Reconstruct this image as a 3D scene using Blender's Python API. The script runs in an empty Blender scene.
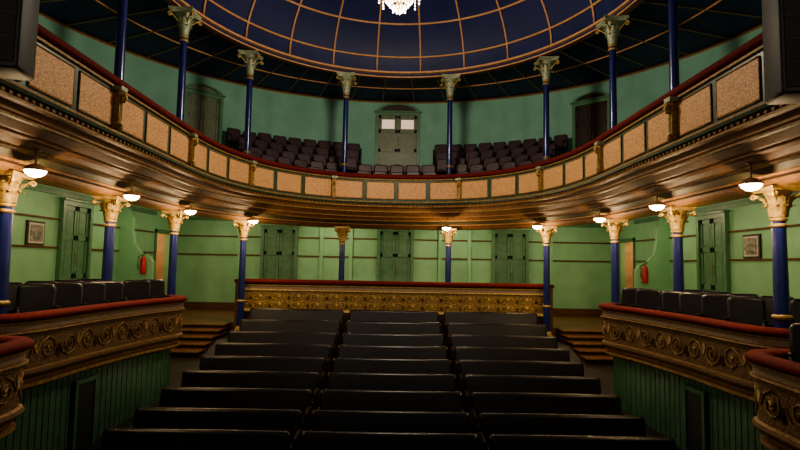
import bpy, math, random
from mathutils import Vector, Matrix
random.seed(3)
ZE=3.3
pi=math.pi
# ---------------------------------------------------------------- materials
def mat(name,c1,c2=None,scale=6,rough=0.6,metal=0.0,bump=0.0,bscale=40,emit=None,es=0,coat=0,kind='noise',spec=0.5,stretch=(1,1,1)):
    m=bpy.data.materials.new(name); m.use_nodes=True
    nt=m.node_tree; b=nt.nodes['Principled BSDF']
    b.inputs['Roughness'].default_value=rough; b.inputs['Metallic'].default_value=metal
    b.inputs['Coat Weight'].default_value=coat
    b.inputs['Specular IOR Level'].default_value=spec
    tc=nt.nodes.new('ShaderNodeTexCoord'); mp=nt.nodes.new('ShaderNodeMapping')
    mp.inputs['Scale'].default_value=stretch
    nt.links.new(tc.outputs['Object'],mp.inputs['Vector'])
    if c2 is None: c2=tuple(x*0.75 for x in c1)
    cr=nt.nodes.new('ShaderNodeValToRGB')
    cr.color_ramp.elements[0].color=(*c2,1); cr.color_ramp.elements[1].color=(*c1,1)
    if kind=='noise':
        n=nt.nodes.new('ShaderNodeTexNoise'); n.inputs['Scale'].default_value=scale; n.inputs['Detail'].default_value=5
        nt.links.new(mp.outputs[0],n.inputs['Vector']); nt.links.new(n.outputs['Fac'],cr.inputs[0])
        cr.color_ramp.elements[0].position=0.35; cr.color_ramp.elements[1].position=0.65
        src=n.outputs['Fac']
    else:
        n=nt.nodes.new('ShaderNodeTexVoronoi'); n.inputs['Scale'].default_value=scale
        n.feature='DISTANCE_TO_EDGE'
        nt.links.new(mp.outputs[0],n.inputs['Vector']); nt.links.new(n.outputs['Distance'],cr.inputs[0])
        cr.color_ramp.elements[0].position=0.03; cr.color_ramp.elements[1].position=0.22
        src=n.outputs['Distance']
    nt.links.new(cr.outputs[0],b.inputs['Base Color'])
    if bump:
        bn=nt.nodes.new('ShaderNodeBump'); bn.inputs['Strength'].default_value=bump; bn.inputs['Distance'].default_value=0.02
        if kind=='noise':
            n2=nt.nodes.new('ShaderNodeTexNoise'); n2.inputs['Scale'].default_value=bscale; n2.inputs['Detail'].default_value=4
            nt.links.new(mp.outputs[0],n2.inputs['Vector']); nt.links.new(n2.outputs['Fac'],bn.inputs['Height'])
        else: nt.links.new(src,bn.inputs['Height'])
        nt.links.new(bn.outputs[0],b.inputs['Normal'])
    if emit:
        b.inputs['Emission Color'].default_value=(*emit,1); b.inputs['Emission Strength'].default_value=es
    return m
M={}
M['green']=mat('wall_paint_green',(0.29,0.60,0.36),(0.25,0.53,0.31),2,0.55,bump=0.05)
M['teal']=mat('wall_paint_teal',(0.24,0.52,0.41),(0.20,0.45,0.35),1.5,0.6,bump=0.05)
M['dgreen']=mat('door_paint_green',(0.12,0.28,0.16),(0.09,0.22,0.12),5,0.4)
M['doorg']=mat('door_paint_grey',(0.19,0.23,0.15),(0.14,0.18,0.11),5,0.4)
M['base']=mat('boarding_green',(0.05,0.13,0.07),(0.035,0.095,0.05),5,0.5)
M['frame']=mat('frame_dark_green',(0.05,0.10,0.07),(0.035,0.07,0.045),8,0.4)
M['band']=mat('cornice_olive',(0.075,0.07,0.04),(0.05,0.045,0.025),8,0.6,spec=.25)
M['blue']=mat('column_blue',(0.014,0.022,0.135),(0.01,0.016,0.10),6,0.28,coat=0.2)
M['dome']=mat('dome_blue',(0.008,0.016,0.095),(0.006,0.012,0.07),1.2,0.6)
M['gold']=mat('gilding',(0.52,0.36,0.13),(0.26,0.18,0.065),18,0.5,metal=0.3,bump=0.4,bscale=60)
M['goldg']=mat('gilding_pale',(0.46,0.45,0.29),(0.15,0.24,0.17),20,0.5,metal=0.2,bump=0.4,bscale=50)
M['golds']=mat('gilding_antique',(0.38,0.24,0.09),(0.17,0.10,0.04),18,0.55,metal=0.15,bump=0.4,bscale=50,spec=.35)
M['rib']=mat('rib_gilt',(0.62,0.34,0.16),(0.46,0.24,0.11),10,0.55)
M['wood']=mat('cornice_wood',(0.17,0.085,0.036),(0.10,0.05,0.022),9,0.6,bump=0.1,stretch=(1,1,3),spec=.25)
M['woodl']=mat('cornice_tan',(0.32,0.18,0.085),(0.20,0.11,0.05),12,0.6,bump=0.1,spec=.25)
M['woodd']=mat('wood_dark_and_shade',(0.04,0.022,0.013),(0.022,0.012,0.008),7,0.45)
M['step']=mat('wood_steps',(0.20,0.08,0.035),(0.12,0.045,0.02),5,0.35)
M['floor']=mat('floor_boards',(0.022,0.012,0.008),(0.014,0.008,0.005),4,0.5,stretch=(1,6,1))
M['maroon']=mat('velvet_maroon',(0.16,0.018,0.015),(0.10,0.011,0.010),20,0.85,bump=0.1,spec=.2)
M['panel']=mat('panel_straw',(0.78,0.46,0.23),(0.46,0.24,0.10),24,0.6,kind='v',bump=0.3)
M['relief']=mat('box_panel_brown',(0.24,0.135,0.06),(0.085,0.045,0.022),22,0.5,kind='v',bump=0.5)
M['reliefg']=mat('parapet_panel_gilt',(0.45,0.29,0.10),(0.14,0.085,0.035),22,0.45,metal=.2,kind='v',bump=0.5)
M['cream']=mat('cream_lace',(0.42,0.32,0.22),(0.20,0.12,0.075),60,0.6,kind='v',bump=0.2)
M['leather']=mat('leather_black',(0.0075,0.0065,0.0065),(0.004,0.0035,0.0035),10,0.34,bump=0.08,bscale=90)
M['plum']=mat('leather_plum',(0.075,0.038,0.050),(0.045,0.023,0.031),10,0.4,bump=0.08)
M['black']=mat('black_metal_and_shade',(0.01,0.012,0.011),None,10,0.6)
M['grille']=mat('speaker_grille',(0.012,0.02,0.016),(0.004,0.006,0.005),70,0.7,kind='v',bump=.3)
M['red']=mat('extinguisher_red',(0.55,0.02,0.015),None,4,0.3)
M['white']=mat('enamel_white',(0.75,0.70,0.6),None,4,0.3)
M['paper']=mat('picture_print',(0.42,0.40,0.34),(0.08,0.08,0.08),9,0.5)
M['bulb']=mat('lamp_glass',(1,0.9,0.7),None,4,0.3,emit=(1,0.74,0.42),es=34)
M['glow']=mat('pane_lit',(0.8,0.7,0.6),None,4,0.3,emit=(1,0.74,0.52),es=0.6)
M['crystal']=mat('crystal',(0.9,0.9,0.95),None,4,0.08,emit=(1,0.85,0.75),es=2.2,spec=1.0)  # crystals emit a glow of their own in place of caught bulb light
M['orange']=mat('corridor_paint',(0.62,0.46,0.30),None,4,0.6)
M['under']=mat('gallery_soffit',(0.16,0.12,0.07),(0.12,0.09,0.05),4,0.6)

# ---------------------------------------------------------------- mesh builder
class MB:
    def __init__(s): s.v=[];s.f=[];s.m=[];s.sm=[];s.mats=[];s.T=Matrix.Identity(4)
    def mi(s,k):
        if k not in s.mats: s.mats.append(k)
        return s.mats.index(k)
    def add(s,vs,fs,k,smooth=False):
        o=len(s.v); T=s.T
        s.v+= [tuple(T@Vector(p)) for p in vs]
        i=s.mi(k)
        for f in fs: s.f.append([o+a for a in f]); s.m.append(i); s.sm.append(smooth)
    def box(s,cx,cy,cz,sx,sy,sz,k,rz=0):
        vs=[]
        c,sn=math.cos(rz),math.sin(rz)
        for dx in(-.5,.5):
            for dy in(-.5,.5):
                for dz in(-.5,.5):
                    x,y=dx*sx,dy*sy
                    vs.append((cx+x*c-y*sn,cy+x*sn+y*c,cz+dz*sz))
        s.add(vs,[(0,1,3,2),(4,6,7,5),(0,4,5,1),(2,3,7,6),(0,2,6,4),(1,5,7,3)],k)
    def lathe(s,prof,c,k,seg=16,smooth=True):
        vs=[];fs=[];n=len(prof)
        for i in range(seg):
            a=2*pi*i/seg
            for r,z in prof: vs.append((c[0]+r*math.cos(a),c[1]+r*math.sin(a),c[2]+z))
        for i in range(seg):
            j=(i+1)%seg
            for q in range(n-1): fs.append((i*n+q,j*n+q,j*n+q+1,i*n+q+1))
        s.add(vs,fs,k,smooth)
    def sweep(s,path,prof,ks,closed=False,smooth=False,caps=False):
        n=len(prof);vs=[]
        for (x,y,nx,ny) in path:
            for d,z in prof: vs.append((x+nx*d,y+ny*d,z))
        P=len(path)
        rng=range(P if closed else P-1)
        if smooth and isinstance(ks,str):
            fs=[]
            for q in range(n-1):
                for i in rng:
                    j=(i+1)%P; fs.append((i*n+q,j*n+q,j*n+q+1,i*n+q+1))
            s.add(vs,fs,ks,True)
        else:
          for q in range(n-1):
            k=ks if isinstance(ks,str) else ks[q]
            idx={};vv=[];ff=[]
            for i in rng:
                j=(i+1)%P
                g=[]
                for a in (i*n+q,j*n+q,j*n+q+1,i*n+q+1):
                    if a not in idx: idx[a]=len(vv); vv.append(vs[a])
                    g.append(idx[a])
                ff.append(g)
            s.add(vv,ff,k,smooth)
        if caps:
            k=ks if isinstance(ks,str) else ks[0]
            s.add([vs[i] for i in range(n)],[tuple(range(n))],k)
            s.add([vs[(P-1)*n+i] for i in range(n)],[tuple(range(n))],k)
    def tube(s,pts,r,k,sides=5,up=(0,0,1),smooth=True):
        pts=[Vector(p) for p in pts];up=Vector(up);vs=[];fs=[];N=len(pts)
        for i,p in enumerate(pts):
            t=(pts[min(i+1,N-1)]-pts[max(i-1,0)])
            if t.length<1e-9: t=Vector((0,0,1))
            t.normalize()
            a=t.cross(up)
            if a.length<1e-3: a=t.cross(Vector((1,0,0)))
            a.normalize(); b=a.cross(t)
            rr=r[i] if isinstance(r,(list,tuple)) else r
            for q in range(sides):
                w=2*pi*q/sides
                vs.append(tuple(p+a*rr*math.cos(w)+b*rr*math.sin(w)))
        for i in range(N-1):
            for q in range(sides):
                z=(q+1)%sides
                fs.append((i*sides+q,i*sides+z,(i+1)*sides+z,(i+1)*sides+q))
        fs.append(tuple(range(sides)));fs.append(tuple((N-1)*sides+q for q in range(sides)))
        s.add(vs,fs,k,smooth)
    def rbox(s,c,w,d,h,r,b,k,tilt=0,rz=0,axis='y'):
        loops=[]
        def loop(ins,y):
            L=[];rr=max(r-ins*0.3,0.005);W=w/2-ins;H=h/2-ins
            for (sx,sz,a0) in((1,1,0),(-1,1,90),(-1,-1,180),(1,-1,270)):
                for t in(0,30,60,90):
                    a=math.radians(a0+t)
                    L.append((sx*(W-rr)+rr*math.cos(a),y,sz*(H-rr)+rr*math.sin(a)))
            return L
        for ins,y in((b,-d/2),(b*.3,-d/2+b*.3),(0,-d/2+b),(0,d/2-b),(b*.3,d/2-b*.3),(b,d/2)): loops.append(loop(ins,y))
        R=Matrix.Translation(c)@Matrix.Rotation(rz,4,'Z')@Matrix.Rotation(tilt,4,'X')
        if axis=='z': R=R@Matrix.Rotation(pi/2,4,'X')
        vs=[tuple(R@Vector(p)) for L in loops for p in L];n=16;fs=[]
        for i in range(5):
            for q in range(n):
                fs.append((i*n+q,i*n+(q+1)%n,(i+1)*n+(q+1)%n,(i+1)*n+q))
        s.add(vs,fs,k,True)
        s.add([vs[q] for q in range(n)],[tuple(range(n))],k,True); s.add([vs[5*n+q] for q in range(n)],[tuple(range(n))],k,True)
    def build(s,name,parent=None):
        me=bpy.data.meshes.new(name)
        xs=[p[0] for p in s.v];ys=[p[1] for p in s.v];zs=[p[2] for p in s.v]
        o=Vector(((min(xs)+max(xs))/2,(min(ys)+max(ys))/2,min(zs)))
        me.from_pydata([(p[0]-o.x,p[1]-o.y,p[2]-o.z) for p in s.v],[],s.f)
        for k in s.mats: me.materials.append(M[k])
        me.polygons.foreach_set('material_index',s.m); me.polygons.foreach_set('use_smooth',s.sm)
        me.update()
        ob=bpy.data.objects.new(name,me); bpy.context.scene.collection.objects.link(ob)
        ob.location=(o.x,o.y,o.z+ZE)
        if parent: ob.parent=parent; ob.location-=parent.location
        return ob
def empty(name,loc):
    e=bpy.data.objects.new(name,None); bpy.context.scene.collection.objects.link(e); e.location=(loc[0],loc[1],loc[2]+ZE); e.empty_display_size=.2; return e
def light(name,kind,loc,energy,col,parent=None,size=0.1,**kw):
    l=bpy.data.lights.new(name,kind); l.energy=energy; l.color=col
    if kind in('POINT','SPOT'): l.shadow_soft_size=size
    for a,b in kw.items(): setattr(l,a,b)
    o=bpy.data.objects.new(name,l); bpy.context.scene.collection.objects.link(o); o.location=(loc[0],loc[1],loc[2]+ZE)
    if parent: o.parent=parent; o.location-=parent.location
    return o
# ---------------------------------------------------------------- paths
CY=11.5
def resample(P,step):
    L=[0]
    for i in range(1,len(P)): L.append(L[-1]+math.dist(P[i],P[i-1]))
    n=max(2,int(round(L[-1]/step))); out=[];j=0
    for i in range(n+1):
        t=L[-1]*i/n
        while j<len(P)-2 and L[j+1]<t: j+=1
        u=(t-L[j])/max(L[j+1]-L[j],1e-9)
        out.append((P[j][0]+(P[j+1][0]-P[j][0])*u,P[j][1]+(P[j+1][1]-P[j][1])*u))
    return out
def normals(P,sign=1):
    out=[]
    for i,p in enumerate(P):
        a=P[max(i-1,0)];b=P[min(i+1,len(P)-1)]
        tx,ty=b[0]-a[0],b[1]-a[1];l=math.hypot(tx,ty) or 1
        out.append((p[0],p[1],-ty/l*sign,tx/l*sign))
    return out
def shoe(a,b,n,y0,step):
    P=[(-a,y0),(-a,CY)]
    for i in range(1,400):
        t=pi*i/400
        c=math.cos(t);s=math.sin(t)
        P.append((-a*math.copysign(abs(c)**(2/n),c),CY+b*abs(s)**(2/n)))
    P+=[(a,CY),(a,y0)]
    return normals(resample(P,step),1)
def catmull(P,k=8):
    out=[];Q=[P[0]]+P+[P[-1]]
    for i in range(1,len(Q)-2):
        for j in range(k):
            t=j/k;o=[]
            for d in(0,1):
                p0,p1,p2,p3=Q[i-1][d],Q[i][d],Q[i+1][d],Q[i+2][d]
                o.append(.5*((2*p1)+(-p0+p2)*t+(2*p0-5*p1+4*p2-p3)*t*t+(-p0+3*p1-3*p2+p3)*t**3))
            out.append(tuple(o))
    out.append(P[-1]);return out
Y0=1.0
RAIL=shoe(4.5,5.75,2.3,Y0,0.16)
# ---------------------------------------------------------------- balcony front
mb=MB()
mb.sweep(RAIL,[(0.06,2.8),(-0.03,2.82),(-0.05,2.87),(-0.03,2.92),(0.03,2.95),(0.13,2.94),(0.18,2.9),(0.18,2.8)],'maroon',smooth=True)
mb.sweep(RAIL,[(0.05,2.03),(0.05,2.8)],'frame')
mb.sweep(RAIL,[(0.17,2.8),(0.17,2.05)],'wood')
mb.sweep(RAIL,[(0.05,2.8),(0.01,2.79),(0.01,2.755),(0.05,2.75)],'golds')
prof=[(0.05,2.06),(-0.05,2.05),(-0.07,2.01),(-0.05,1.97),(0.0,1.955),(0.01,1.91),(-.02,1.90),(-.02,1.87),(0.05,1.85),(0.08,1.78),(0.13,1.74),(0.13,1.71),(0.17,1.70),(0.26,1.61),(0.30,1.60),(0.30,1.565),(0.40,1.555),(0.46,1.49),(0.50,1.485),(0.50,1.45),(0.62,1.44),(0.72,1.37),(0.76,1.365),(0.76,1.33),(0.88,1.32),(0.92,1.27),(0.97,1.23),(1.36,1.23),(1.36,1.8)]
kk=['woodl','golds','frame','frame','wood','golds','golds','wood','wood','woodl','golds','band','wood','wood','woodl','wood','wood','wood','golds','woodd','band','wood','woodl','woodd','wood','wood','golds','under','under']
mb.sweep(RAIL,prof,kk)
mb.build('balcony_front')
S=[0]
for i in range(1,len(RAIL)): S.append(S[-1]+math.dist(RAIL[i][:2],RAIL[i-1][:2]))
def at(path,SS,s):
    s=max(0,min(SS[-1],s));j=0
    while j<len(SS)-2 and SS[j+1]<s: j+=1
    u=(s-SS[j])/(SS[j+1]-SS[j]);a=path[j];b=path[j+1]
    return tuple(a[q]+(b[q]-a[q])*u for q in range(4))
TOT=S[-1];mid=TOT/2
mb=MB();mg=MB()
NP=int(mid/1.03)
for sgn in(-1,1):
    for i in range(NP):
        s0=mid+sgn*(i*1.03+0.07); s1=mid+sgn*((i+1)*1.03-0.07)
        if s0>s1: s0,s1=s1,s0
        pts=[at(RAIL,S,s0+(s1-s0)*q/6) for q in range(7)]
        mb.sweep(pts,[(0.05,2.14),(0.032,2.15),(0.032,2.67),(0.05,2.68)],'panel')
        for zz in(2.13,2.69):
            mb.tube([(p[0]+p[2]*.035,p[1]+p[3]*.035,zz) for p in pts],0.012,'golds',4)
        for p in(pts[0],pts[-1]):
            mb.tube([(p[0]+p[2]*.035,p[1]+p[3]*.035,2.13),(p[0]+p[2]*.035,p[1]+p[3]*.035,2.69)],0.012,'golds',4)
    for i in range(0,NP+1):
        if sgn<0 and i==0: continue
        p=at(RAIL,S,mid+sgn*i*1.03); ang=math.atan2(p[3],p[2])-pi/2
        if i%3==2:
            T=Matrix.Translation((p[0],p[1],0))@Matrix.Rotation(ang,4,'Z')
            mg.T=T
            mg.box(0,-.0,2.42,.13,.1,.66,'golds')
            mg.box(0,-.03,2.75,.19,.16,.07,'goldg')
            for xx in(-.045,0,.045): mg.box(xx,-.055,2.40,.018,.02,.48,'gold')
            mg.tube([(0,-.05,2.66),(0,-.11,2.66),(0,-.13,2.60),(0,-.10,2.55),(0,-.06,2.57)],.04,'gold',6,up=(1,0,0))
            mg.tube([(0,-.05,2.2),(0,-.09,2.16),(0,-.08,2.11),(0,-.05,2.1)],.035,'gold',6,up=(1,0,0))
            mg.T=Matrix.Identity(4)
mb.build('balcony_panels');mg.build('balcony_console_brackets')
mb=MB()
s=0.3
while s<TOT:
    p=at(RAIL,S,s);ang=math.atan2(p[3],p[2])-pi/2
    mb.box(p[0]+p[2]*-.01,p[1]+p[3]*-.01,1.93,.05,.03,.035,'woodl',ang); s+=.13
mb.build('balcony_dentils')

# ---------------------------------------------------------------- slabs / ceilings
def hexit(px,py,xm,ym,y0):
    if py<=CY: return (math.copysign(xm,px),py)
    dx,dy=px,py-CY
    t=1e9
    if abs(dx)>1e-6: t=min(t,xm/abs(dx))
    if dy>1e-6: t=min(t,(ym-CY)/dy)
    return (dx*t,CY+dy*t)
RF=shoe(4.5,5.75,2.3,Y0,0.05)
mb=MB();vs=[];fs=[]
for p in RF:
    a=(p[0]+p[2]*1.3,p[1]+p[3]*1.3);b=hexit(a[0],a[1],10.4,21.9,Y0)
    c=(p[0]+p[2]*.17,p[1]+p[3]*.17)
    vs+=[(a[0],a[1],1.8),(b[0],b[1],1.8),(c[0],c[1],2.08),(b[0],b[1],2.08)]
for i in range(len(RF)-1):
    o=i*4
    fs.append((o,o+1,o+5,o+4))
f2=[(i*4+2,i*4+3,i*4+7,i*4+6) for i in range(len(RF)-1)]
mb.add(vs,fs,'under');mb.add(vs,f2,'woodd');mb.build('ceiling_under_balcony')

def wallbox(name,x0,x1,y0,y1,z0,z1,k):
    m=MB();m.box((x0+x1)/2,(y0+y1)/2,(z0+z1)/2,x1-x0,y1-y0,z1-z0,k);return m.build(name)
wallbox('wall_back',-8.8,8.8,21.0,21.2,-2.4,1.8,'green')
for sg,nm in((-1,'left'),(1,'right')):
    m=MB()
    X=8.7*sg
    m.box(X,(Y0+19.15)/2,-.75,.2,19.15-Y0,5.1,'green')
    m.box(X,20.7,-.6,.2,.6,4.8,'green')
    m.box(X,19.78,1.4,.2,1.25,.8,'green')
    m.build('wall_'+nm)
    m=MB()
    m.box(sg*9.9,19.1,-.4,2.2,.1,3.2,'orange');m.box(sg*9.9,20.45,-.4,2.2,.1,3.2,'orange')
    m.box(sg*11.0,19.78,-.4,.1,1.4,3.2,'orange');m.box(sg*9.9,19.78,1.15,2.2,1.4,.1,'orange');m.box(sg*9.9,19.78,-1.9,2.2,1.4,.1,'step')
    m.build('wall_corridor_'+nm)
    light('corridor_light','POINT',(sg*9.9,19.7,.8),30,(1,.68,.38),size=.1)
    m=MB()
    for y in(19.12,20.44): m.box(sg*8.58,y,-.4,.06,.12,3.0,'dgreen')
    m.box(sg*8.58,19.78,1.08,.06,1.44,.12,'dgreen')
    m.build('door_architrave_'+nm)
m=MB()
for z in(1.0,.28):
    m.box(0,20.975,z,17.2,.05,.05,'wood')
m.box(0,20.96,1.68,17.2,.08,.14,'dgreen')
m.box(0,20.97,-1.7,17.2,.06,.25,'wood')
m.build('trim_1')
for sg,n in((-1,2),(1,3)):
    m=MB()
    for z in(1.0,.28): m.box(sg*8.575,10.0,z,.05,18.0,.045,'wood')
    m.box(sg*8.56,10.0,1.68,.08,18.0,.14,'dgreen')
    m.build('trim_%d'%n)
m=MB()
for x in(-6.1,-2.9,-1.75,1.75,2.9,6.1):
    m.box(x,20.95,0,.14,.1,3.4,'green');m.box(x,20.94,1.5,.2,.13,.1,'woodl')
m.build('wall_pilasters')
# ---------------------------------------------------------------- doors
def door(name,loc,rz,w,h,leaf='dgreen',arch=False,lit=False,fr='dgreen'):
    m=MB();m.T=Matrix.Translation(loc)@Matrix.Rotation(rz,4,'Z')
    t=.12
    m.box(-w/2-t/2,-.06,h/2,t,.12,h,fr);m.box(w/2+t/2,-.06,h/2,t,.12,h,fr)
    m.box(0,-.06,h+t/2,w+2*t,.12,t,fr)
    m.box(0,-.09,h+t+.02,w+2*t+.1,.18,.05,fr)
    if arch:
        R=w/2+t;pts=[]
        n=14
        for i in range(n+1):
            a=pi*i/n;pts.append((R*math.cos(a),R*.42*math.sin(a)))
        for i in range(n):
            a,b=pts[i],pts[i+1];f=.82
            v=[(a[0],-.12,h+t+a[1]),(b[0],-.12,h+t+b[1]),(b[0]*f,-.12,h+t+b[1]*f),(a[0]*f,-.12,h+t+a[1]*f),
               (a[0],0,h+t+a[1]),(b[0],0,h+t+b[1]),(b[0]*f,0,h+t+b[1]*f),(a[0]*f,0,h+t+a[1]*f)]
            m.add(v,[(0,1,2,3),(0,4,5,1),(2,6,7,3)],fr)
        m.add([(p[0]*.85,-.03,h+t+p[1]*.85) for p in pts],[tuple(range(n+1))],'woodd' if lit else leaf)
    lw=w/2
    for sx in(-1,1):
        cx=sx*lw/2
        m.box(cx,-.02,h/2,lw-.012,.04,h,leaf)
        for e in(-1,1): m.box(cx+e*(lw/2-.055),-.05,h/2,.09,.03,h-.01,leaf)
        for z in(0.09,.34*h,.70*h,h-.06): m.box(cx,-.05,z,lw-.03,.03,.13,leaf)
        for z0,z1 in((.16,.34*h-.07),(.34*h+.07,.70*h-.07),(.70*h+.07,h-.13)):
            kx=leaf
            if lit and z0>.5*h: kx='glow'
            m.box(cx,-.045,(z0+z1)/2,lw-.27,.02,z1-z0-.08,kx)
    m.tube([(.05,-.07,h*.5-.12),(.05,-.11,h*.5-.12),(.05,-.11,h*.5+.12),(.05,-.07,h*.5+.12)],.012,'gold',6,up=(1,0,0))
    m.T=Matrix.Identity(4)
    return m.build(name)
dn=1
for x in(-4.55,0,4.5):
    door('door_%d'%dn,(x,20.99,-1.8),0,1.2,3.1);dn+=1
door('door_%d'%dn,(-8.6,14.3,-1.4),pi/2,1.1,2.8);dn+=1
door('door_%d'%dn,(8.6,14.3,-1.4),-pi/2,1.1,2.8);dn+=1
door('door_%d'%dn,(-8.6,10.2,-1.4),pi/2,1.1,2.8);dn+=1
door('door_%d'%dn,(8.6,10.2,-1.4),-pi/2,1.1,2.8);dn+=1

# ---------------------------------------------------------------- upper wall + ceiling
UW=shoe(10,9.7,2.0,Y0,0.12)
m=MB();m.sweep(UW,[(0,2.0),(0,6.62),(.2,6.62),(.2,2.0)],'teal',smooth=False);m.build('wall_gallery')
m=MB()
m.sweep(UW,[(0,6.62),(-.06,6.6),(-.06,6.55),(0,6.53)],['rib','wood','rib']);m.build('trim_4')
m=MB();m.sweep(UW,[(0,2.35),(-.04,2.33),(-.04,2.08)],'woodd');m.build('baseboard_gallery')
def ell(phi,inset=0): return ((10-inset)*math.sin(phi),CY+(9.7-inset)*math.cos(phi))
door('door_%d'%dn,(0,21.17,3.85),0,1.55,2.15,'doorg',arch=True,lit=True,fr='dgreen');dn+=1
for sg in(-1,1):
    ph=math.radians(43.7)*sg;x,y=ell(ph,.05)
    door('door_%d'%dn,(x,y,3.4),-ph,1.15,2.4,'doorg' if sg<0 else 'woodd',arch=True,fr='dgreen');dn+=1  # right leaf coloured dark to stand for the unlit open doorway
DA,DB,DH,DZ=5.75,6.4,3.0,6.5
m=MB();vs=[];fs=[];NS=96;NT=20
for t in range(NT+1):
    th=(pi/2)*t/NT*.985
    for i in range(NS):
        a=2*pi*i/NS
        vs.append((DA*math.cos(th)*math.cos(a),CY+DB*math.cos(th)*math.sin(a),DZ+.12+DH*math.sin(th)))
for t in range(NT):
    for i in range(NS):
        j=(i+1)%NS;fs.append((t*NS+i,t*NS+j,(t+1)*NS+j,(t+1)*NS+i))
fs.append(tuple(NT*NS+i for i in range(NS)))
m.add(vs,fs,'dome',True);m.build('dome_ceiling')
m=MB()
def dp(a,th,f=.993): return (DA*f*math.cos(th)*math.cos(a),CY+DB*f*math.cos(th)*math.sin(a),DZ+.12+DH*f*math.sin(th))
NR=24
for i in range(NR):
    a=2*pi*(i+.5)/NR
    m.tube([dp(a,math.radians(q*84/16)) for q in range(17)],.032,'rib',5)
for th,r in((9,.035),(27,.035),(46,.035),(66,.035),(82,.07)):
    m.tube([dp(2*pi*i/96,math.radians(th)) for i in range(97)],r,'rib',5)
m.build('dome_ribs')
ring=[(DA*math.cos(2*pi*i/96),CY+DB*math.sin(2*pi*i/96)) for i in range(96)]
rp=[(x,y,(x/DA)/math.hypot(x/DA,(y-CY)/DB),((y-CY)/DB)/math.hypot(x/DA,(y-CY)/DB)) for x,y in ring]
m=MB();m.sweep(rp,[(.02,6.64),(-.05,6.62),(-.05,6.56),(-.02,6.52),(-.02,6.46),(-.05,6.44),(-.05,6.4),(.14,6.4),(.14,6.5),(.2,6.55)],['rib','rib','wood','dome','wood','rib','wood','wood','rib'],closed=True);m.build('dome_ring_beam')
m=MB();vs=[];fs=[];N=192
def outer(a):
    ca,sa=math.cos(a),math.sin(a)
    if sa>=0:
        t=1/math.hypot(ca/10.1,sa/9.8);return(ca*t,CY+sa*t)
    t=1e9
    if abs(ca)>1e-6: t=10.1/abs(ca)
    t=min(t,(CY-Y0)/abs(sa));return(ca*t,CY+sa*t)
def inner(a,f=1.0):
    ca,sa=math.cos(a),math.sin(a);t=1/math.hypot(ca/DA,sa/DB)*f;return(ca*t,CY+sa*t)
for i in range(N):
    a=2*pi*i/N;p=inner(a);q=outer(a)
    vs+=[(p[0],p[1],6.62),(q[0],q[1],6.62)]
for i in range(N):
    j=(i+1)%N;fs.append((2*i,2*i+1,2*j+1,2*j))
m.add(vs,fs,'dome');m.build('ceiling')
m=MB()
for i in range(NR*2):
    a=2*pi*(i+.5)/(NR*2)
    p=inner(a,1.02);q=outer(a)
    if q[1]>Y0+.5: m.tube([(p[0],p[1],6.6),(q[0],q[1],6.6)],.026,'rib',5)
for f in(.5,):
    pts=[]
    for i in range(97):
        a=-.35+ (pi+.7)*i/96;p=inner(a);q=outer(a)
        pts.append((p[0]+(q[0]-p[0])*f,p[1]+(q[1]-p[1])*f,6.6))
    m.tube(pts,.026,'rib',5)
m.build('ceiling_ribs')

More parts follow.
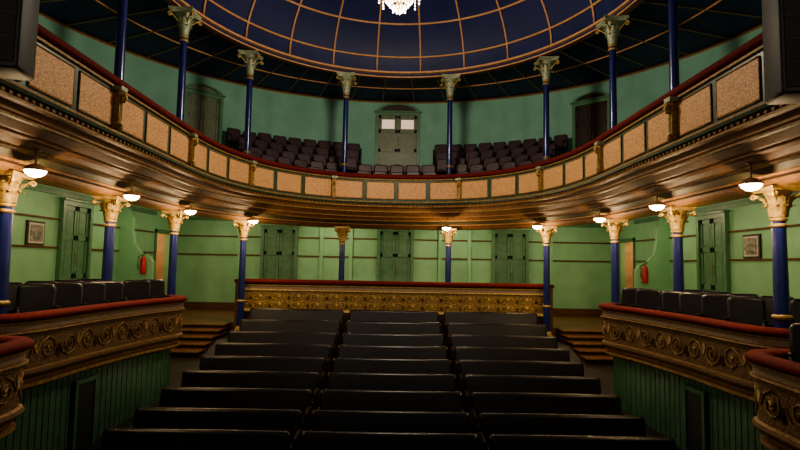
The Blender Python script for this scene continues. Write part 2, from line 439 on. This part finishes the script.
# ---------------------------------------------------------------- columns
def column(name,x,y,z0,z1,ch,aw,cap,rs=.1,rz=0):
    m=MB();m.T=Matrix.Translation((x,y,0))@Matrix.Rotation(rz,4,'Z')
    H=z1-z0-ch
    m.box(0,0,z0+.04,rs*3.4,rs*3.4,.08,'woodd')
    m.lathe([(rs*1.6,.08),(rs*1.75,.12),(rs*1.6,.17),(rs*1.3,.19),(rs*1.45,.24),(rs*1.1,.27)],(0,0,z0),'gold',20)
    m.lathe([(rs*1.08,.26),(rs*1.05,H*.33)],(0,0,z0),'blue',20)
    m.lathe([(rs*1.05,H*.33),(rs*1.3,H*.33+.02),(rs*1.3,H*.33+.05),(rs*1.05,H*.33+.07)],(0,0,z0),'gold',20)
    m.lathe([(rs*1.0,H*.33+.06),(rs*.88,H)],(0,0,z0),'blue',20)
    for zz in(H-.12,H-.03):
        m.lathe([(rs*.88,zz-.03),(rs*1.15,zz-.015),(rs*1.15,zz+.015),(rs*.88,zz+.03)],(0,0,z0),'gold',20)
    b=z0+H; hb=ch*.84
    m.lathe([(rs*.9,0),(rs*.95,hb*.4),(rs*1.25,hb*.75),(aw*.36,hb)],(0,0,b),cap,20)
    for tier,(zb,zt,ro) in enumerate(((0,.48,1.0),(.25,.82,1.35))):
        n=8
        for i in range(n):
            a=2*pi*(i+.5*tier)/n
            pr=[(rs*1.0,zb*hb),(rs*1.12*ro,(zb+(zt-zb)*.5)*hb),(rs*1.35*ro,(zb+(zt-zb)*.88)*hb),(rs*1.75*ro,zt*hb),(rs*1.95*ro,(zt-.07)*hb)]
            wd=[.5,.62,.6,.42,.08];vs=[]
            for (r,z),w in zip(pr,wd):
                hw=w*rs*.9
                for e in(-1,0,1):
                    rr=r+(0.02 if e==0 else 0)
                    vs.append((rr*math.cos(a)-e*hw*math.sin(a),rr*math.sin(a)+e*hw*math.cos(a),b+z))
            fs=[]
            for q in range(4):
                for e in range(2): fs.append((q*3+e,q*3+e+1,(q+1)*3+e+1,(q+1)*3+e))
            m.add(vs,fs,cap,True)
    for i in range(4):
        a=pi/4+i*pi/2;R=aw*.58
        pts=[];
        for q in range(5):
            u=q/4;r=rs*1.1+(R-rs*1.1)*u**1.4;pts.append((r,hb*(.45+.5*u)))
        cx,cz=R,hb*.95-ch*.09
        for q in range(1,12):
            t=pi/2-q*.6;rr=ch*.09*(1-q/14);pts.append((cx+rr*math.cos(t),cz+rr*math.sin(t)))
        m.tube([(r*math.cos(a),r*math.sin(a),b+z) for r,z in pts],.022,'gold',5,up=(-math.sin(a),math.cos(a),0))
    out=[]
    for i in range(4):
        a0=pi/4+i*pi/2;a1=a0+pi/2;c0=(aw*.66*math.cos(a0),aw*.66*math.sin(a0));c1=(aw*.66*math.cos(a1),aw*.66*math.sin(a1))
        for q in range(6):
            u=q/6;k=1-.28*4*u*(1-u)*.6
            out.append(((c0[0]+(c1[0]-c0[0])*u)*k,(c0[1]+(c1[1]-c0[1])*u)*k))
    n=len(out);vs=[];lay=[(.86,hb),(.92,hb+ch*.05),(1.0,hb+ch*.06),(1.0,ch)]
    for f,z in lay: vs+=[(p[0]*f,p[1]*f,b+z) for p in out]
    fs=[(i*n+q,i*n+(q+1)%n,(i+1)*n+(q+1)%n,(i+1)*n+q) for i in range(3) for q in range(n)]
    fs+=[tuple(range(n)),tuple(3*n+q for q in range(n))]
    m.add(vs,fs,cap)
    m.box(0,0,z1-.03,aw*.8,aw*.8,.06,cap)
    m.T=Matrix.Identity(4)
    return m.build(name)
COLS=[(5.6,7.7,-1.4),(5.6,10.5,-1.4),(5.5,13.3,-1.85),(4.55,16.0,-2.15),(1.76,17.7,-1.85)]
for sg in(-1,1):
    for (x,y,zb) in COLS:
        column('gallery_support_column',x*sg,y,zb,1.23,.44,.52,'gold',.1,0)
        column('dome_support_column',x*sg,y,2.08,6.4 if y>8 else 6.6,.66,.66,'goldg',.095,0)
# ---------------------------------------------------------------- lamps
LP=[(4.98,7.35),(4.98,10.05),(4.95,12.85),(4.15,15.55),(1.62,16.9)]
for sg in(-1,1):
    for i,(x,y) in enumerate(LP):
        if i==4 and sg<0: continue
        e=empty('balcony_ceiling_lamp',(x*sg,y,1.2))
        m=MB()
        m.lathe([(0,.30),(.05,.30),(.05,.27),(.012,.26),(.012,.09),(.05,.08),(.11,.05),(.15,0.0),(.155,-.012),(.14,-.012),(.10,.03),(.0,.05)],(x*sg,y,1.22),'woodl',24)
        m.build('shade',e)
        m=MB();m.lathe([(0.0,.03),(.10,.02),(.135,-.01),(.12,-.05),(.07,-.085),(0.0,-.10)],(x*sg,y,1.22),'bulb',20);m.build('glass_bowl',e)
        light('lamp_light','POINT',(x*sg,y,1.05),66,(1,.70,.40),e,size=.06)
for (x,y,en) in((-6.4,19.0,30),(-2.3,19.4,44),(2.3,19.4,44),(6.4,19.0,30),(-7.3,15.4,19),(7.3,15.4,19),(-7.3,11.9,14),(7.3,11.9,14),(-7.3,8.2,8),(7.3,8.2,8)):
    e=empty('soffit_lamp',(x,y,1.7))
    m=MB();m.lathe([(0,.1),(.13,.1),(.15,.06),(.15,.04),(.13,.03)],(x,y,1.7),'white',20);m.build('rim',e)
    m=MB();m.lathe([(.13,.03),(.1,-.02),(0,-.05)],(x,y,1.7),'bulb',16);m.build('glass',e)
    light('lamp_light','POINT',(x,y,1.58),en,(1,.80,.52),e,size=.08)
# ---------------------------------------------------------------- chandelier
CH=.12
e=empty('chandelier',(0,CY,5.4))
m=MB()
m.tube([(0,CY,9.4),(0,CY,6.6+CH)],.015,'gold',6)
m.lathe([(0,1.25),(.05,1.2),(.03,1.0),(.09,.9),(.05,.75),(.12,.55),(.16,.45),(.07,.32),(.05,.2),(.08,.14),(0,.05)],(0,CY,5.45+CH),'gold',16)
m.build('stem',e)
m=MB();c=MB();b=MB()
for i in range(10):
    a=2*pi*i/10;R=.45
    pts=[(r*math.cos(a),CY+r*math.sin(a),5.9+z+CH) for r,z in((.08,.0),(.17,-.12),(.31,-.14),(.41,-.02),(R,.1))]
    m.tube(pts,.014,'gold',5)
    px,py=R*math.cos(a),CY+R*math.sin(a)
    m.lathe([(0,0),(.05,.01),(.055,.03),(.015,.035),(.015,.12)],(px,py,5.99+CH),'gold',10)
    b.lathe([(0,.0),(.025,.03),(.02,.07),(0,.12)],(px,py,6.11+CH),'bulb',8)
    for q in range(4): c.lathe([(0,0),(.02,.03),(.0,.07)],(px,py,5.9-q*.075+CH),'crystal',6,False)
    for q in range(7):
        u=q/6;r=.1+.34*u;c.lathe([(0,0),(.018,.02),(0,.045)],(r*math.cos(a+.3),CY+r*math.sin(a+.3),6.35-.45*math.sin(u*pi/2)+CH),'crystal',6,False)
for k,(R,z,n) in enumerate(((.3,5.72,22),(.22,5.62,16),(.14,5.53,10),(.06,5.46,5))):
    for i in range(n):
        a=2*pi*i/n;c.lathe([(0,0),(.02,.04),(.012,.08),(0,.1)],(R*math.cos(a),CY+R*math.sin(a),z+CH),'crystal',6,False)
m.build('arms',e);c.build('crystals',e);b.build('candle_bulbs',e)
light('chandelier_light','POINT',(0,CY,5.3),800,(1,.84,.64),e,size=.35)
# ---------------------------------------------------------------- floor of the pit
tops=[-1.29,-1.507,-1.70,-1.855,-1.99,-2.114,-2.23,-2.34,-2.39,-2.42]
fl=[(15.2-.93*k,t-.9) for k,t in enumerate(tops)][::-1]
fl=[(-2,-3.34)]+fl+[(16.5,-2.17),(21.1,-2.17)]
def fz(y):
    for (a,za),(b,zb) in zip(fl,fl[1:]):
        if a<=y<=b: return za+(zb-za)*(y-a)/(b-a)
    return fl[-1][1]
m=MB()
for (a,za),(b,zb) in zip(fl,fl[1:]):
    m.add([(-8.8,a,za),(8.8,a,za),(8.8,b,zb),(-8.8,b,zb)],[(0,1,2,3)],'floor')
m.build('floor')
m=MB();m.box(0,18.8,-2.0,17.2,4.4,.3,'step');m.build('floor_rear_landing')
# ---------------------------------------------------------------- stall benches
def bench(x0,x1,y,z,lamp=0):
    m=MB();w=x1-x0;cx=(x0+x1)/2
    m.rbox((cx,y+.04,z+.67),w,.13,.46,.06,.05,'leather',tilt=math.radians(-10))
    m.box(cx,y+.125,z+.66,w-.06,.03,.42,'woodd')
    n=5
    for i in range(n):
        sw=w/n
        m.rbox((x0+sw*(i+.5),y-.22,z+.42),sw-.02,.46,.13,.05,.04,'leather')
        if i: m.box(x0+sw*i,y-.05,z+.3,.03,.1,.3,'woodd')
    for x in(x0+.02,x1-.02):
        m.rbox((x,y-.15,z+.3),.05,.55,.6,.02,.012,'woodd')
        m.tube([(x,y-.42,z+.58),(x,y-.2,z+.61),(x,y+.05,z+.60)],.025,'woodd',6)
    for i in range(3):
        x=x0+.1+(w-.2)*i/2
        m.tube([(x,y+.1,z),(x,y+.08,z+.45)],.022,'black',6);m.tube([(x,y-.35,z-.03),(x,y-.3,z+.38)],.022,'black',6)
    return m.build('stall_bench')
for k in range(10):
    y=15.2-.93*k
    for x0,x1 in((-1.27,1.27),(-4.08,-1.42),(1.42,4.08)):
        bench(x0,x1,y,fz(y))
# aisle lamps: small lantern on a stalk fixed to the bench end
m=MB()
for (sx,k) in((1,6),(1,4),(-1,4)):
    yb=15.2-.93*k;y=yb-.45;z=fz(yb)+.55
    m.tube([(sx*4.08,yb-.35,z-.1),(sx*4.15,y,z-.05)],.012,'black',6)
    m.lathe([(0,-.05),(.03,-.045),(.034,.0),(.03,.045),(0,.06)],(sx*4.16,y,z),'bulb',10)
    m.lathe([(.045,.04),(.035,.065),(0,.08)],(sx*4.16,y,z),'black',10)
m.build('aisle_lamps')
# ---------------------------------------------------------------- scroll ornament
def scrolls(m,path,SS,s0,s1,zc,h,d,k,r=.016):
    U=h*1.15;n=max(1,int((s1-s0)/U));U=(s1-s0)/n
    def P(s,z,dd=0):
        p=at(path,SS,s);return(p[0]+p[2]*(d+dd),p[1]+p[3]*(d+dd),z)
    for i in range(n):
        sc=s0+(i+.5)*U;e=1 if i%2 else -1
        up=at(path,SS,sc);up=(up[2],up[3],0)
        pts=[]
        for q in range(13):
            t=q/12;ang=pi/2*3+t*pi*3.1;R=h*.42*(1-.8*t)
            pts.append(P(sc+R*math.cos(ang)*1.05,zc+e*R*math.sin(ang)))
        m.tube(pts,[r*(1.15-.4*q/12) for q in range(13)],k,4,up=up)
        m.tube([P(sc-U*.5,zc+e*h*.1),P(sc-U*.32,zc-e*h*.25),P(sc,zc-e*h*.42)],r,k,4,up=up)
        for f in(-1.4,-.7,0,.7,1.4):
            a=e*(pi/2+f*.5)
            b0=P(sc+U*.45,zc-e*h*.05);b1=P(sc+U*.45+math.cos(a)*h*.2,zc+math.sin(a)*h*.40)
            m.tube([b0,b1],[r*1.3,r*.3],k,4,up=up)
            a2=a+pi
            b1=P(sc-U*.02+math.cos(a2)*h*.26,zc-e*h*.0+math.sin(a2)*h*.2); m.tube([P(sc,zc),b1],[r*1.1,r*.3],k,4,up=up)
# ---------------------------------------------------------------- parapet at rear of stalls
pp=[(x,16.42,0,-1) for x in [-4.75+9.5*i/40 for i in range(41)]]
PS=[9.5*i/40 for i in range(41)]
m=MB()
m.sweep(pp,[(-.2,-.62),(-.2,-.54),(-.1,-.5),(.06,-.51),(.11,-.56),(.09,-.63),(.0,-.66)],'maroon',smooth=True,caps=True)
m.sweep(pp,[(0,-.66),(.05,-.67),(.05,-.70),(.02,-.71),(.02,-.80),(.05,-.81),(.06,-.84),(.0,-.86),(0,-1.40),(.04,-1.42),(.07,-1.47),(.07,-2.15)],
  ['gold','gold','wood','cream','wood','gold','gold','reliefg','gold','gold','woodd'])
m.sweep(pp,[(-.2,-.62),(-.2,-2.15)],'wood')
scrolls(m,pp,PS,.1,9.4,-1.02,.25,.012,'gold',.014)
scrolls(m,pp,PS,.1,9.4,-1.27,.25,.012,'gold',.014)
for x in(-4.75,4.75): m.box(x,16.5,-1.4,.16,.34,1.6,'wood');m.box(x,16.5,-.57,.22,.4,.1,'maroon')
m.build('stalls_parapet')
# ---------------------------------------------------------------- boxes
def make_box(sg,ctrl,top,name,dark_opening=None):
    C=resample(catmull([(x*sg,y) for x,y in ctrl],10),.1)
    N=normals(C,1)
    mid_=N[len(N)//2]
    if mid_[2]*sg>0: N=normals(C,-1)
    SS=[0]
    for i in range(1,len(C)): SS.append(SS[-1]+math.dist(C[i],C[i-1]))
    t=top
    m=MB()
    m.sweep(N,[(-.16,t-.1),(-.16,t-.03),(-.08,t),(.04,t),(.10,t-.04),(.10,t-.09),(.03,t-.11)],'maroon',smooth=True)
    pr=[(.03,t-.11),(.06,t-.12),(.06,t-.14),(.03,t-.15),(.02,t-.24),(.05,t-.25),(.06,t-.275),(.0,t-.30),(-.01,t-.78),(.03,t-.80),(.05,t-.84),(.02,t-.88),(-.05,t-.93),(-.07,t-.99),(-.03,t-1.0),(-.03,t-1.05),(-.14,t-1.1),(-.2,t-1.12)]
    ks=['wood','golds','wood','cream','wood','golds','wood','relief','golds','wood','golds','wood','woodl','wood','golds','wood','wood']
    m.sweep(N,pr,ks)
    m.sweep(N,[(-.16,t-.1),(-.16,t-1.1)],'woodd')
    scrolls(m,N,SS,.15,SS[-1]-.15,t-.54,.40,.004,'golds',.014)
    m.build(name)
    m=MB()
    zb=-3.30
    m.sweep(N,[(-.2,t-1.1),(-.2,zb)],'base')
    s=.1
    while s<SS[-1]:
        p=at(N,SS,s);a=math.atan2(p[3],p[2])-pi/2
        m.box(p[0]-p[2]*.198,p[1]-p[3]*.198,(t-1.1+zb)/2,.014,.016,t-1.1-zb,'base',a);s+=.14
    if dark_opening:
        j=min(range(len(N)),key=lambda i:abs(N[i][1]-dark_opening)+ (0 if abs(N[i][0])<5.4 else 9))
        p=N[j];a=math.atan2(p[3],p[2])-pi/2
        q=lambda d:(p[0]+p[2]*d,p[1]+p[3]*d)
        x,y=q(-.17);m.box(x,y,-2.62,.42,.06,1.15,'black',a)  # solid black panel stands in for the darkness inside the opening
        x,y=q(-.165);m.box(x,y,-2.02,.56,.09,.07,'base',a)
        for e_ in(-.245,.245): m.box(x-p[3]*e_,y+p[2]*e_,-2.62,.07,.09,1.2,'base',a)
    m.build('box_base_boarding')
B1=[(7.6,6.98),(6.2,7.0),(5.5,7.08),(5.14,7.35),(5.03,7.9),(4.98,9.1),(4.8,10.5),(4.58,11.4),(4.62,11.8),(4.95,12.05),(5.8,12.1),(8.5,12.1)]
B2=[(8.0,6.7),(5.4,6.7),(4.65,6.68),(4.36,6.45),(4.28,5.9),(4.25,5.0),(4.25,3.6),(4.25,2.0)]
for sg in(-1,1):
    make_box(sg,B1,-.76,'theatre_box_front',9.2)
    make_box(sg,B2,-.96,'theatre_box_front')
    m=MB()
    m.add([(sg*x,y,-1.4) for x,y in((8.6,7.15),(5.7,7.15),(5.3,7.5),(5.15,9.1),(4.98,10.5),(4.8,11.4),(5.0,11.9),(8.6,11.9))],[tuple(range(8))],'step')
    m.add([(sg*x,y,-1.6) for x,y in((8.6,2.0),(4.4,2.0),(4.45,6.5),(8.6,6.5))],[(0,1,2,3)],'step')
    m.build('floor_box')
    m=MB()
    for i in range(5):
        y0=14.0+i*.5;zz=-2.32+.12*i
        m.box(sg*6.3,y0+(16.55-y0)/2,zz-.02,2.6,16.55-y0,.04,'step')
        m.box(sg*6.3,y0+.02,zz-.09,2.6,.03,.14,'woodd')
        m.box(sg*6.3,y0-.01,zz-.015,2.6,.04,.035,'woodl')
    m.build('corner_steps')
    m=MB();prof=[(0,1.7),(-.28,1.6),(-.42,1.35),(-.42,.9),(-.5,.5),(-.72,.25),(-1.0,.12),(-1.1,-.05),(-1.1,-1.85),(0,-1.85)]
    v=[(sg*(8.6+a),16.6,z) for a,z in prof]+[(sg*(8.6+a),16.75,z) for a,z in prof];n=len(prof)
    m.add(v,[tuple(range(n)),tuple(range(n,2*n))]+[(i,(i+1)%n,n+(i+1)%n,n+i) for i in range(n)],'green');m.build('wall_wing')
    m=MB();X=sg*7.72;Y=16.52
    m.lathe([(0,0),(.085,.01),(.09,.05),(.09,.42),(.07,.49),(.03,.53),(.03,.57),(0,.57)],(X,Y-.06,-.42),'red',18)
    m.tube([(X,Y-.06,.15),(X,Y-.06,.20),(X+.08,Y-.06,.22)],.018,'black',6)
    m.tube([(X-.02,Y-.06,.16),(X-.14,Y-.1,.11),(X-.15,Y-.1,-.17),(X-.11,Y-.1,-.27)],.014,'black',6)
    m.build('fire_extinguisher')
    m=MB();yy=12.75
    m.box(sg*8.575,yy,.6,.04,.62,.58,'woodd');m.box(sg*8.55,yy,.6,.02,.52,.48,'white');m.box(sg*8.537,yy,.6,.01,.44,.40,'paper')
    m.build('framed_picture')
# ---------------------------------------------------------------- chairs
def chair(m,x,y,z,rz,k,w=.5,h=.95):
    m.T=Matrix.Translation((x,y,z))@Matrix.Rotation(rz,4,'Z')
    m.rbox((0,.2,h-.26),w,.1,.52,.08,.04,k,tilt=math.radians(-8))
    m.box(0,.27,h-.28,w-.08,.02,.42,'woodd')
    m.rbox((0,-.03,.43),w-.02,.44,.12,.05,.04,k)
    for e in(-1,1):
        m.tube([(e*w*.5,.22,.0),(e*w*.5,.2,.55),(e*w*.5,.18,.64),(e*w*.5,-.15,.66)],.02,'black',5,up=(1,0,0))
        m.tube([(e*w*.5,-.18,0),(e*w*.5,-.16,.64)],.018,'black',5,up=(1,0,0))
    m.T=Matrix.Identity(4)
rows=[(6.75,2.3),(7.35,2.65),(7.95,3.0),(8.55,3.4),(9.1,3.8)]
m=MB();pz=2.08
pr=[]
for r,z in rows:
    pr+=[(r-.38,pz),(r-.38,z)];pz=z
pr.append((9.66,pz))
ARC=[(0,CY,math.sin(math.radians(a)),math.cos(math.radians(a))) for a in range(-46,47,2)]
m.sweep(ARC,pr,'woodd')
m.build('gallery_tiers')
sm=MB()
for ri,(r,z) in enumerate(rows):
    step=.56/r
    n=int(math.radians(40)/step)
    for i in range(-n,n+1):
        ph=i*step
        if ri>=2 and abs(r*math.sin(ph))<1.3: continue
        if ri<2 and abs(abs(r*math.sin(ph))-1.5)<.2: continue
        chair(sm,r*math.sin(ph),CY+r*math.cos(ph),z,-ph+random.uniform(-.03,.03),'plum',.5,.95+random.uniform(-.02,.02))
sm.build('gallery_seats')
for sg in(-1,1):
    m=MB()
    for i,(x,y,r) in enumerate(((5.45,8.3,.2),(5.4,8.95,.2),(5.35,9.55,.15),(5.3,10.1,.15),(5.15,10.9,.15),(5.05,11.4,.2),(6.2,7.9,.1),(6.25,8.7,.1),(6.2,9.5,.1),(6.2,10.3,.1),(6.2,11.0,.1))):
        chair(m,x*sg,y,-1.4,-sg*(.5+r),'leather',.52,1.0)
    m.build('box_seats')
    m=MB()
    for (x,y) in((4.85,6.1),(4.85,5.4),(4.85,4.7),(5.6,6.0)): chair(m,x*sg,y,-1.6,-sg*.6,'leather',.52,1.0)
    m.build('box_seats')
# ---------------------------------------------------------------- speakers
for sg in(-1,1):
    z0=-.1 if sg<0 else -.2
    m=MB();m.T=Matrix.Translation((sg*(4.02 if sg<0 else 4.14),5.3,z0))@Matrix.Rotation(sg*-.25,4,'Z')
    m.rbox((0,0,2.62),.5,.42,1.3,.04,.02,'black')
    m.box(0,-.215,2.62,.42,.02,1.18,'grille')
    for q in range(1,5): m.box(0,-.228,2.03+.24*q,.42,.01,.012,'black')
    m.tube([(-.1,0,3.26),(-.1,0,3.34),(.1,0,3.34),(.1,0,3.26)],.015,'black',6,up=(0,1,0))
    m.T=Matrix.Identity(4)
    m.tube([(sg*4.25,5.3,2.9+z0),(sg*4.46,5.3,2.9)],.03,'black',6)
    m.tube([(sg*4.25,5.3,2.4+z0),(sg*4.55,5.3,2.4)],.03,'black',6)
    m.build('hanging_loudspeaker')
# ---------------------------------------------------------------- added front fill & world
for x in(-3,3):
    o=light('front_fill_spot','SPOT',(x,-2.0,3.5),430,(1,.82,.62),size=.5,spot_size=math.radians(120),spot_blend=1)  # soft fill added behind the camera to brighten the fronts
    o.rotation_euler=(math.radians(98),0,0)
w=bpy.data.worlds.new('World');bpy.context.scene.world=w;w.use_nodes=True
w.node_tree.nodes['Background'].inputs[0].default_value=(.62,.6,.58,1);w.node_tree.nodes['Background'].inputs[1].default_value=.13
try: bpy.context.scene.view_settings.look='AgX - Medium High Contrast'
except Exception: pass
# ---------------------------------------------------------------- camera
cam=bpy.data.cameras.new('camera');co=bpy.data.objects.new('camera',cam);bpy.context.scene.collection.objects.link(co)
cam.lens=24;cam.sensor_width=36;co.location=(.05,0,ZE)
R=Matrix.Rotation(math.radians(-.3),4,'Z')@Matrix.Rotation(math.radians(90+4.29),4,'X')@Matrix.Rotation(math.radians(1.05),4,'Z')
co.rotation_euler=R.to_euler()
bpy.context.scene.camera=co
